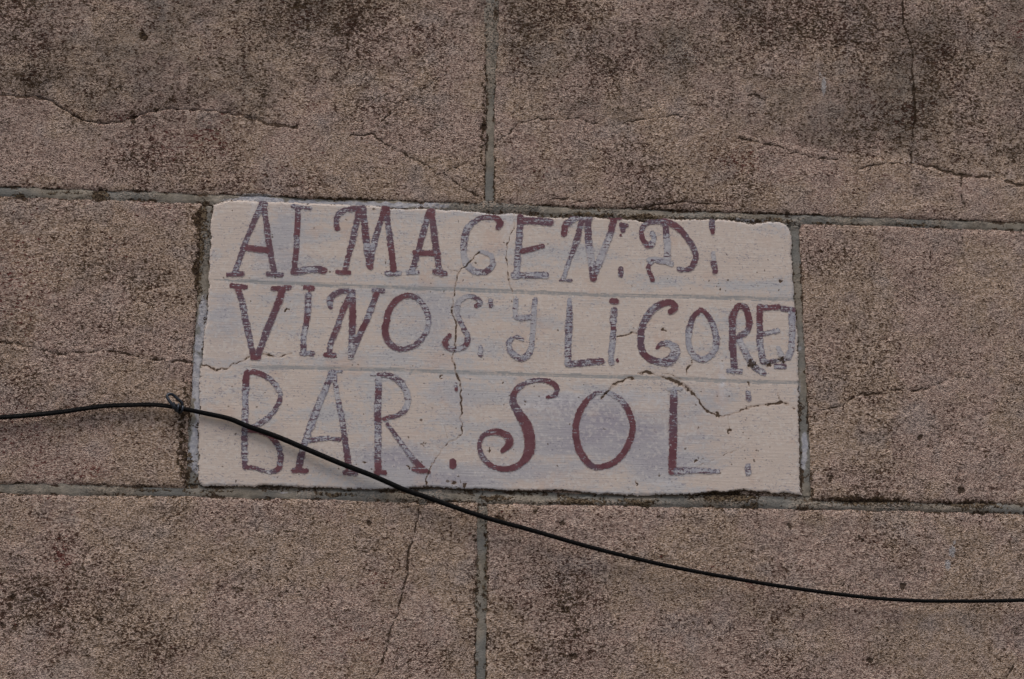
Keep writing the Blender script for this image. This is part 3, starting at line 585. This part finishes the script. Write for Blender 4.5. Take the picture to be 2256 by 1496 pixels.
# letters: list of (name, label, zone, [(points, widths, wear)])   widths/wear scalars or lists
def cat(pts, n=10):
    P_ = np.array(pts, float)
    if len(P_) < 3: 
        t = np.linspace(0, 1, 24)[:, None]; return P_[0] * (1 - t) + P_[-1] * t
    Q = np.vstack([2 * P_[0] - P_[1], P_, 2 * P_[-1] - P_[-2]]); out = []
    for i in range(1, len(Q) - 2):
        t = np.linspace(0, 1, n, endpoint=False)[:, None]; a, b, c, d = Q[i - 1:i + 3]
        out.append(.5 * ((2 * b) + (-a + c) * t + (2 * a - 5 * b + 4 * c - d) * t ** 2 + (-a + 3 * b - 3 * c + d) * t ** 3))
    out.append(P_[-1:]); return np.vstack(out)
W1 = 'top line'; W2 = 'second line'; W3 = 'bottom line'
def S(p, w, k, str8=False): return (p, w, k, str8)
LET = [
 ('letter', 'maroon letter A, first in the top line', 'A', [S([(632,105),(600,175),(510,390),(420,640)],50,[.45,.6,.3,.5,.45]), S([(640,105),(665,250),(690,440),(728,650)],52,[.4,.3,.3,.5]), S([(495,450),(600,462),(690,475)],54,.02), S([(365,660),(475,655)],44,.3), S([(680,655),(788,665)],42,.42), S([(635,90),(648,110)],62,.35)]),
 ('letter', 'maroon letter L with pale flaked top serif', 'A', [S([(915,150),(908,300),(900,450),(885,630)],54,[.5,.35,.1,.1,.85,.15,.3,.3]), S([(870,125),(935,130),(1005,140)],36,[.75,.6,.5]), S([(880,640),(980,625),(1060,618),(1115,628)],62,[.3,.65,.7,.55,.15])]),
 ('letter', 'maroon letter M with a curled first stroke', 'A', [S([(1222,300),(1213,225),(1260,165),(1345,145),(1425,142)],46,[.1,.6,.45,.3,.3]), S([(1395,150),(1340,400),(1278,640)],52,[.2,.5,.3,.15]), S([(1225,640),(1315,645)],40,.1), S([(1425,145),(1440,300),(1450,400),(1460,500),(1475,590)],58,[.4,.3,.15,.75,.5,.1]), S([(1480,600),(1510,420),(1590,150)],52,[.15,.6,.55,.1]), S([(1603,130),(1606,180)],74,.02), S([(1600,140),(1630,350),(1665,640)],58,[.1,.65,.5,.05,.05]), S([(1612,650),(1710,650)],44,.8)]),
 ('letter', 'maroon letter A after the curled M', 'B', [S([(375,170),(310,400),(240,640)],54,[.1,.55,.25,.4,.6]), S([(395,165),(415,350),(455,640)],58,[.1,.35,.4,.3,.35]), S([(265,490),(350,493),(440,500)],54,.03), S([(205,645),(285,645)],36,.75), S([(420,640),(500,655)],46,.25)]),
 ('letter', 'badly faded bluish letter G of ALMAGEN', 'B', [S([(915,290),(935,255),(890,217),(810,213),(735,240),(670,310),(645,440),(660,560),(720,630),(810,640),(870,590),(865,520),(820,490),(770,480)],[48,56,52,42,50,58,62,62,58,56,52,48,40,34],[.25,.15,.15,.25,.5,.9,.7,.93,.95,.9,.3,.95,.97,.97,.98])]),
 ('letter', 'maroon and grey letter E in the top line', 'B', [S([(1090,210),(1085,330),(1075,450),(1062,670)],58,[.3,.35,.7,.75,.85]), S([(1095,238),(1210,240),(1322,250)],64,[.25,.3,.3]), S([(1080,482),(1170,462),(1265,435)],44,[.05,.2,.2]), S([(1040,665),(1290,665)],58,[.6,.85,.8,.7])]),
 ('letter', 'maroon and white letter N with a curled start', 'B', [S([(1435,345),(1440,285),(1490,235),(1560,215),(1630,225)],[56,60,56,52,50],[.05,.1,.85,.75,.5]), S([(1480,203),(1550,196),(1625,205)],24,.02), S([(1570,240),(1530,400),(1480,540),(1430,690)],[50,54,36,46],[.3,.35,.5,.85,.85]), S([(1405,705),(1490,705)],30,.5), S([(1620,230),(1625,400),(1650,560),(1665,690)],60,[.4,.35,.95,.85,.15]), S([(1665,680),(1748,460),(1790,360),(1824,235)],58,[.15,.9,.95,.85,.25,.15]), S([(1795,212),(1870,218)],34,.02)]),
 ('painted_dot', 'small maroon marks after the top line N', 'C', [S([(245,235),(285,240)],44,.35), S([(262,240),(258,280)],48,.4), S([(240,316),(242,322)],24,.1)]),
 ('painted_dot', 'lower maroon dot after the top line N', 'C', [S([(240,575),(240,632)],46,.42)]),
 ('letter', 'looped letter D with a flourish at the top line end', 'C', [S([(450,400),(410,340),(405,270),(440,225),(520,212),(600,212),(690,262),(760,340),(815,430),(825,500),(790,570),(740,590),(695,580)],[44,50,46,44,42,52,52,52,52,52,50,44,40],[.2,.2,.3,.45,.4,.15,.2,.4,.5,.2,.25,.45,.5]), S([(485,300),(500,345),(475,395)],52,.72), S([(585,225),(595,300),(605,400),(600,520)],58,[.4,.4,.96,.98,.98]), S([(640,545),(560,520),(490,520),(455,575),(475,630),(490,670)],[40,44,42,40,42,38],[.95,.9,.35,.25,.15,.15]), S([(470,520),(450,510),(480,497),(550,505)],26,.96)]),
 ('painted_dot', 'maroon apostrophe stroke at the top line end', 'C', [S([(952,210),(955,250),(960,295)],[52,54,34],[.5,.4,.05])]),
 ('painted_dot', 'lower maroon dab at the top line end', 'C', [S([(965,460),(966,510)],42,.97), S([(968,535),(982,600)],[52,52],[.3,.25])]),
 ('letter', 'tall maroon letter V starting the second line', 'A', [S([(395,750),(505,760)],46,.2), S([(445,770),(480,900),(520,1100),(565,1300)],58,[.02,.5,.65,.35,.6,.15]), S([(720,772),(845,765)],46,.2), S([(800,770),(740,930),(670,1100),(595,1300)],60,[.05,.2,.35,.5,.3]), S([(560,1310),(600,1308)],54,.1)]),
 ('letter', 'letter I of the second line, first, dotted on top', 'A', [S([(970,762),(1030,768)],46,.12), S([(1000,790),(1000,790)],26,.1), S([(995,825),(990,950),(975,1060),(960,1150),(955,1260)],56,[.6,.75,.05,.9,.85,.45]), S([(945,1280),(1030,1280)],46,.6)]),
 ('letter', 'maroon letter N of VINOS with a curled start', 'A', [S([(1170,915),(1165,860),(1200,815),(1270,790),(1350,795)],[44,54,52,46,48],[.45,.4,.5,.45,.45]), S([(1320,830),(1260,960),(1220,1080),(1170,1200),(1160,1290)],52,[.4,.1,.3,.2,.85,.3]), S([(1130,1290),(1195,1295)],48,.08), S([(1340,800),(1345,950),(1340,1100),(1330,1300)],60,[.75,.1,.15,.6,.93]), S([(1330,1300),(1400,1130),(1460,1000),(1530,810)],[50,54,54,52],[.93,.5,.1,.7,.1]), S([(1510,785),(1580,790)],46,.55)]),
 ('letter', 'maroon letter O of VINOS, solid on its left side', 'B', [S([(40,1030),(55,960),(110,870),(190,828),(260,838),(325,890),(365,980),(368,1060),(330,1150),(250,1222),(150,1245),(65,1200),(30,1110),(40,1030)],[62,62,54,48,48,48,50,50,46,46,50,56,60,62],[.02,.05,.02,.15,.35,.6,.75,.88,.8,.45,.35,.35,.05,.1])]),
 ('letter', 'pale bluish letter S of VINOS beside the crack', 'B', [S([(740,905),(775,880),(730,840),(660,838),(605,880),(595,960),(635,1060),(675,1140),(665,1210),(600,1245),(530,1235),(500,1190),(535,1140)],[40,50,46,44,48,46,48,52,50,46,50,52,46],[.05,.8,.75,.93,.95,.95,.65,.7,.2,.75,.3,.15,.15])]),
 ('painted_dot', 'small faded apostrophe dab beside the S of VINOS', 'B', [S([(855,865),(860,905)],[38,42],[.85,.5])]),
 ('painted_dot', 'faded blue grey full stop after VINOS', 'B', [S([(780,1230),(776,1290)],[44,44],.88)]),
 ('letter', 'faded blue grey letter Y between VINOS and LIGORES', 'B', [S([(1055,860),(1050,940),(1060,995),(1120,1002),(1190,990)],48,[.85,.95,.93,.8]), S([(1205,860),(1195,1000),(1185,1150),(1170,1255),(1100,1320),(1020,1270),(1000,1195),(1050,1150),(1110,1170)],[46,50,52,54,52,50,44,38,34],[.85,.95,.95,.88,.75,.85,.8,.7,.9])]),
 ('letter', 'letter L of the second line with a maroon foot tip', 'B', [S([(1475,860),(1475,1000),(1465,1200),(1465,1340)],[48,60,58,58],[.95,.7,.65,.75,.9]), S([(1465,1360),(1600,1355),(1725,1340)],60,[.85,.6,.35,.25])]),
 ('letter', 'letter I after the L, with a maroon dot', 'C', [S([(172,832),(202,836)],54,.0), S([(188,905),(180,1000),(180,1080),(170,1200),(165,1315)],56,[.6,.88,.15,.85,.93,.9]), S([(212,1295),(218,1305)],30,.15)]),
 ('letter', 'large letter G of LIGORES with a hooked top', 'C', [S([(628,918),(665,885),(635,848),(575,852),(500,890),(430,980),(400,1080),(400,1190),(440,1270),(530,1310),(620,1300),(668,1230),(630,1175),(560,1170),(525,1200)],[50,62,62,60,60,64,64,62,62,66,84,84,60,50,30],[.02,.02,.05,.1,.75,.55,.35,.45,.1,.7,.5,.9,.88,.6,.05])]),
 ('letter', 'faded grey letter O of LIGORES', 'C', [S([(870,900),(925,950),(970,1040),(988,1150),(960,1245),(885,1290),(810,1260),(772,1170),(775,1060),(808,960),(870,900)],[44,48,52,58,58,56,56,56,56,54,44],[.15,.25,.7,.8,.9,.85,.9,.9,.85,.3,.15])]),
 ('letter', 'narrow maroon letter R of LIGORES', 'C', [S([(1115,960),(1115,1100),(1120,1250),(1130,1360)],62,[.2,.35,.25,.55]), S([(1085,1380),(1180,1385)],46,.8), S([(1115,960),(1155,880),(1215,885),(1245,970),(1235,1060),(1160,1120)],[60,56,60,62,56,44],[.1,.05,.3,.08,.35,.4]), S([(1170,1140),(1230,1260),(1290,1350),(1360,1398)],[52,56,60,50],[.88,.93,.85,.85])]),
 ('letter', 'faded letter E of LIGORES squeezed beside the R', 'C', [S([(1330,880),(1330,1000),(1330,1150),(1350,1290)],58,[.1,.2,.75,.7]), S([(1325,890),(1475,880)],50,[.15,.2]), S([(1340,1095),(1470,1065)],44,[.6,.93]), S([(1350,1315),(1440,1305)],40,[.6,.5])]),
 ('letter', 'pale smudged last letter S of LIGORES at the sign edge', 'C', [S([(1505,890),(1590,905)],50,[.7,.35]), S([(1575,900),(1585,1050),(1578,1200),(1555,1275)],60,[.8,.85,.93]), S([(1475,1200),(1500,1255)],44,.93), S([(1460,1345),(1520,1345)],50,.72), S([(1450,1300),(1550,1290)],26,.7)]),
 ('letter', 'tall letter B starting BAR', 'D', [S([(515,150),(505,230),(500,400),(495,600),(495,750),(495,885)],[56,62,58,56,56,52],[.02,.1,.75,.8,.45,.75,.4]), S([(520,145),(600,150),(700,205),(768,290),(768,370),(720,460),(640,530),(560,572)],[50,50,46,46,46,46,50,40],[.0,.05,.6,.92,.35,.6,.7,.3]), S([(530,600),(620,612),(710,660),(760,730),(778,820),(755,905),(680,925),(570,895),(500,890)],[44,48,50,52,56,50,36,36,46],[.1,.25,.05,.65,.35,.05,.8,.2,.25])]),
 ('letter', 'pale bluish letter A of BAR behind the cable', 'D', [S([(1185,150),(1110,320),(1030,520),(960,720),(918,900)],60,[.6,.9,.78,.85,.2]), S([(880,918),(980,918)],44,.12), S([(1195,160),(1220,320),(1260,520),(1290,720),(1310,870),(1320,920)],[50,50,54,58,58,56],[.75,.93,.6,.45,.2,.3]), S([(1010,682),(1120,662),(1240,670)],44,[.55,.85,.3]), S([(1280,930),(1365,938)],46,.35), S([(1160,148),(1255,138)],26,.8)]),
 ('letter', 'letter R of BAR with a long thin leg', 'D', [S([(1545,190),(1545,270),(1540,420),(1540,600),(1540,800),(1545,925)],62,[.93,.85,.15,.85,.25,.7,.7,.15,.1]), S([(1530,930),(1595,932)],46,.05), S([(1490,165),(1560,170)],30,.75), S([(1547,165),(1627,172),(1717,222),(1770,320),(1762,420),(1697,480),(1587,510)],[50,50,52,56,52,44,34],[.3,.4,.85,.96,.93,.45,.1]), S([(1617,555),(1717,690),(1797,800),(1867,880),(1940,928)],[34,38,44,56,30],[.4,.8,.75,.12,.05]), S([(1820,905),(1875,918),(1940,922)],[36,48,26],.05)]),
 ('painted_dot', 'round maroon full stop after BAR', 'E', [S([(560,850),(560,878)],66,.02)]),
 ('painted_dot', 'small faded dab above the full stop after BAR', 'E', [S([(585,235),(590,280)],[36,36],[.7,.1])]),
 ('letter', 'big scrolled maroon letter S of SOL', 'E', [S([(1305,340),(1360,322),(1375,265),(1315,218),(1220,208),(1120,235),(1050,295),(1032,380),(1080,470),(1135,560),(1165,660),(1155,770),(1090,865),(980,905),(870,880),(795,810),(768,710),(810,635),(910,612),(985,645),(1005,705),(955,760)],[36,46,48,46,42,44,56,66,78,98,98,92,60,50,46,44,40,46,58,66,68,48],[.1,.55,.2,.15,.45,.5,.05,.55,.35,.02,0,0,0,0,.05,.5,.3,.35,.1,0,0,0])]),
 ('letter', 'big maroon letter O of SOL, pale at its top', 'F', [S([(50,305),(120,300),(190,325),(250,370),(300,450),(332,560),(318,660),(265,770),(190,850),(95,885),(20,882),(-40,830),(-95,730),(-115,590),(-85,460),(-20,360),(50,305)],[40,40,44,50,56,58,58,58,58,54,54,62,64,62,60,50,40],[.88,.93,.9,.6,.15,.02,0,0,0,.05,.5,.05,0,0,0,.15,.75])]),
 ('letter', 'maroon letter L of SOL with a faded foot', 'F', [S([(657,290),(655,380),(650,520),(650,700),(645,850),(638,925)],[60,66,68,74,70,60],[.85,.3,.35,.35,.02,.15,.02]), S([(670,920),(800,915),(1000,920)],[66,56,44],[.55,.8,.85]), S([(610,278),(715,275)],32,.95)]),
 ('painted_dot', 'faded purple dot at the upper right of the bottom line', 'F', [S([(1238,310),(1246,352)],48,.80)]),
 ('painted_dot', 'faded purple dot at the lower right after SOL', 'F', [S([(1238,885),(1240,935)],50,.80)]),
]
DARK = [('C',1285,1335,14,9,1.),('C',1390,1325,16,6,1.),('C',1510,1290,14,4,1.),('C',1355,1340,20,5,.8)]
ls = 1.45 * PXM
def letter(name, label, zone, strokes):
    ox, oy, s = Z[zone]; P_ = []; Wd = []; Wr = []; seg = []
    for p, w, kk, _s in strokes:
        q = cat(p) / s + np.array([ox, oy]); n = len(q); t = np.linspace(0, 1, n)
        w = np.atleast_1d(w).astype(float); kk = np.atleast_1d(kk).astype(float)
        ww = np.interp(t, np.linspace(0, 1, len(w)), w) / s / 2; kw = np.interp(t, np.linspace(0, 1, len(kk)), kk)
        for i in range(n - 1): seg.append((q[i], q[i + 1], ww[i], ww[i + 1], kw[i], kw[i + 1]))
        P_.append(q)
    A_ = np.vstack(P_); x0, y0 = A_.min(0) - 22; x1, y1 = A_.max(0) + 22
    X0, Z0 = on_wall(np.array([x0, x1, x0, x1]), np.array([y0, y0, y1, y1]))
    xs = np.arange(X0.min(), X0.max(), ls); zs = np.arange(Z0.min(), Z0.max(), ls)
    gx, gz = np.meshgrid(xs, zs, indexing='ij'); px, py = [a.ravel() for a in to_px(gx, gz)]
    bs = np.full(px.shape, 1e9); br = np.full(px.shape, 9.); bw = np.zeros(px.shape)
    for a, b, wa, wb, ka, kb in seg:
        dx, dy = b - a; t = np.clip(((px - a[0]) * dx + (py - a[1]) * dy) / (dx * dx + dy * dy + 1e-9), 0, 1)
        d = np.hypot(px - a[0] - t * dx, py - a[1] - t * dy); w = wa + (wb - wa) * t
        s_ = d - w; m = s_ < bs
        bs[m] = s_[m]; br[m] = (d / w)[m]; bw[m] = (ka + (kb - ka) * t)[m]
    bs = bs + fbm(px, py, 7, 300, 3, .8) * 2.6 + fbm(px, py, 30, 304, 1) * 1.0 + .3 + 1.6 * np.clip(bw - .3, 0, 1) * fbm(px, py, 5, 320, 2)
    bw = bw + fbm(px, py, 22, 310, 2) * .10
    out_ = poly_sdf(px, py, OUT) + fbm(px, py, 14, 210, 3, .75) * 2.2
    ok = (bs < 0) & (out_ > -1.0)
    f = gridfaces(len(xs), len(zs)); f = f[ok[f].sum(1) >= 3]
    used, inv = np.unique(f, return_inverse=True); f = inv.reshape(f.shape)
    px, py = px[used], py[used]
    h = panel_h(px, py) + .00045
    dk = np.zeros_like(px)
    for z, x, y, rx, ry, st in DARK:
        (cx, cy), = zp(z, [(x, y)]); dk = np.maximum(dk, st * np.exp(-((px - cx) / rx) ** 2 - ((py - cy) / ry) ** 2))
    o = mk(name, world(gx.ravel()[used], gz.ravel()[used], h), f, PAINT, sign,
           {'wear_a': np.c_[bw[used], np.clip(br[used], 0, 1.2), crack_field(px, py)], 'wear_b': np.c_[dk, dk * 0, dk * 0]})
    o['label'] = label
for l in LET: letter(*l)

# ------------------------------------------------------------------ cable and its wire eye
def tube(name, pts, rad, m, seg=12, parent=None, sub=10):
    P_ = cat(pts, sub); n = len(P_); r = np.interp(np.linspace(0, 1, n), np.linspace(0, 1, len(np.atleast_1d(rad))), np.atleast_1d(rad))
    T = np.gradient(P_, axis=0); T /= np.linalg.norm(T, axis=1)[:, None] + 1e-12
    up = np.array([.1, -1., .3]); vs = []
    N = np.cross(T[0], up); N /= np.linalg.norm(N)
    for i in range(n):
        N = N - T[i] * N.dot(T[i]); N /= np.linalg.norm(N); B = np.cross(T[i], N)
        a = np.linspace(0, 2 * math.pi, seg, endpoint=False)
        vs.append(P_[i] + r[i] * (np.cos(a)[:, None] * N + np.sin(a)[:, None] * B))
    vs = np.vstack(vs); i = np.arange(n - 1)[:, None] * seg; j = np.arange(seg)[None, :]; j2 = (j + 1) % seg
    f = np.stack([i + j, i + j2, i + seg + j2, i + seg + j], -1).reshape(-1, 4)
    caps = []
    for base, flip in ((0, True), (n - 1, False)):
        for q in range(1, seg // 2):
            ring = [base * seg + (q - 1) if q > 1 else base * seg, base * seg + q, base * seg + seg - q - 1 + 0, base * seg + (seg - q) % seg]
            if q == 1: ring = [base * seg, base * seg + 1, base * seg + seg - 2, base * seg + seg - 1]
            else: ring = [base * seg + q - 1, base * seg + q, base * seg + seg - 1 - q, base * seg + seg - q]
            if len(set(ring)) == 4: caps.append(ring[::-1] if flip else ring)
    return mk(name, vs, np.vstack([f, caps]) if caps else f, m, parent)
def P3(px, py, h):
    X, Zz = on_wall(px, py, h); return (float(X), -h, float(Zz) + ZC)
CAB = [(-1500,1010,14),(-900,975,16),(-420,945,18),(-150,929,17),(0,918.5,15),(50,915.5,14),(100,911,14),(144,905.5,13),(187,899.5,12.5),(234,894,12),(284,891.5,12),(334,891.2,12),(368,894,12),(400,900,12),(450,910,13),(504,922.5,14),(546,939,15),(611,962,17),(672,988,18),(751,1021,20),(821,1048,21),(892,1079.5,22),(939,1095,22),(1063,1138,24),(1170,1168,25),(1287,1202,26),(1387,1227,26),(1504,1253.5,26),(1671,1283.5,26),(1788,1301,26),(1905,1315.5,25),(2005,1322.5,24),(2106,1324.5,23),(2256,1322,22),(2450,1311,20),(2800,1272,18),(3300,1195,16),(3900,1100,14)]
CAB = [(a, b, c / 1000 * .50) for a, b, c in CAB]
import random as _r
_r.seed(3)
CAB = [(a + 0, b + _r.uniform(-.4, .4), c) for a, b, c in CAB]
cable = tube('cable', [P3(*c) for c in CAB], [.0025, .0025, .0027, .0027, .0026, .0033, .0034, .0032, .0028, .0025, .0024, .0024, .0024], CABLE, 12, None, 8)
tag(cable, 'thin black cable sagging across the wall in front of the BAR lettering', 'cable')
# a thinner second core lies against the cable left of the eye
c2 = [(a, b + 2.2, c + .0015) for a, b, c in CAB if a < 420]
tube('cable_core', [P3(*c) for c in c2], [.0019, .0019, .0024, .0021, .0018, .0016], CABLE, 10, cable, 8)
hk = [(1330,1215,-2),(1260,1150,5),(1140,1010,12.5),(1040,900,15),(930,760,16),(845,620,15.5),(850,530,14.5),(930,490,13),(1040,505,11),(1150,590,9),(1270,700,7.5),(1380,800,6),(1415,880,5),(1370,960,4.0),(1240,975,3.5),(1120,900,4.5),(1060,820,6)]
hook = tube('wire_eye', [P3(320 + x / 17.35, 840 + y / 17.35, hh / 1000 ) for x, y, hh in hk], .00195, ZINC, 10, None, 8)
tag(hook, 'small bent galvanised wire eye fixed in the wall, holding the black cable', 'wire hook')

# the wire's free end, wound twice round the cable beside the eye
tw = []
for i in range(25):
    t = i / 24.; a = t * 2.2 * 2 * math.pi + 1.0; q = 380 + 22 * t
    cyv = np.interp(q, [368, 400, 420], [894, 900, 903.5]); hc = .0065
    tw.append(P3(q + 1.5 * math.sin(a), cyv + 8.6 * math.cos(a), hc + .0052 * math.sin(a)))
tube('wire_twist', tw, .0013, ZINC, 8, hook, 3)
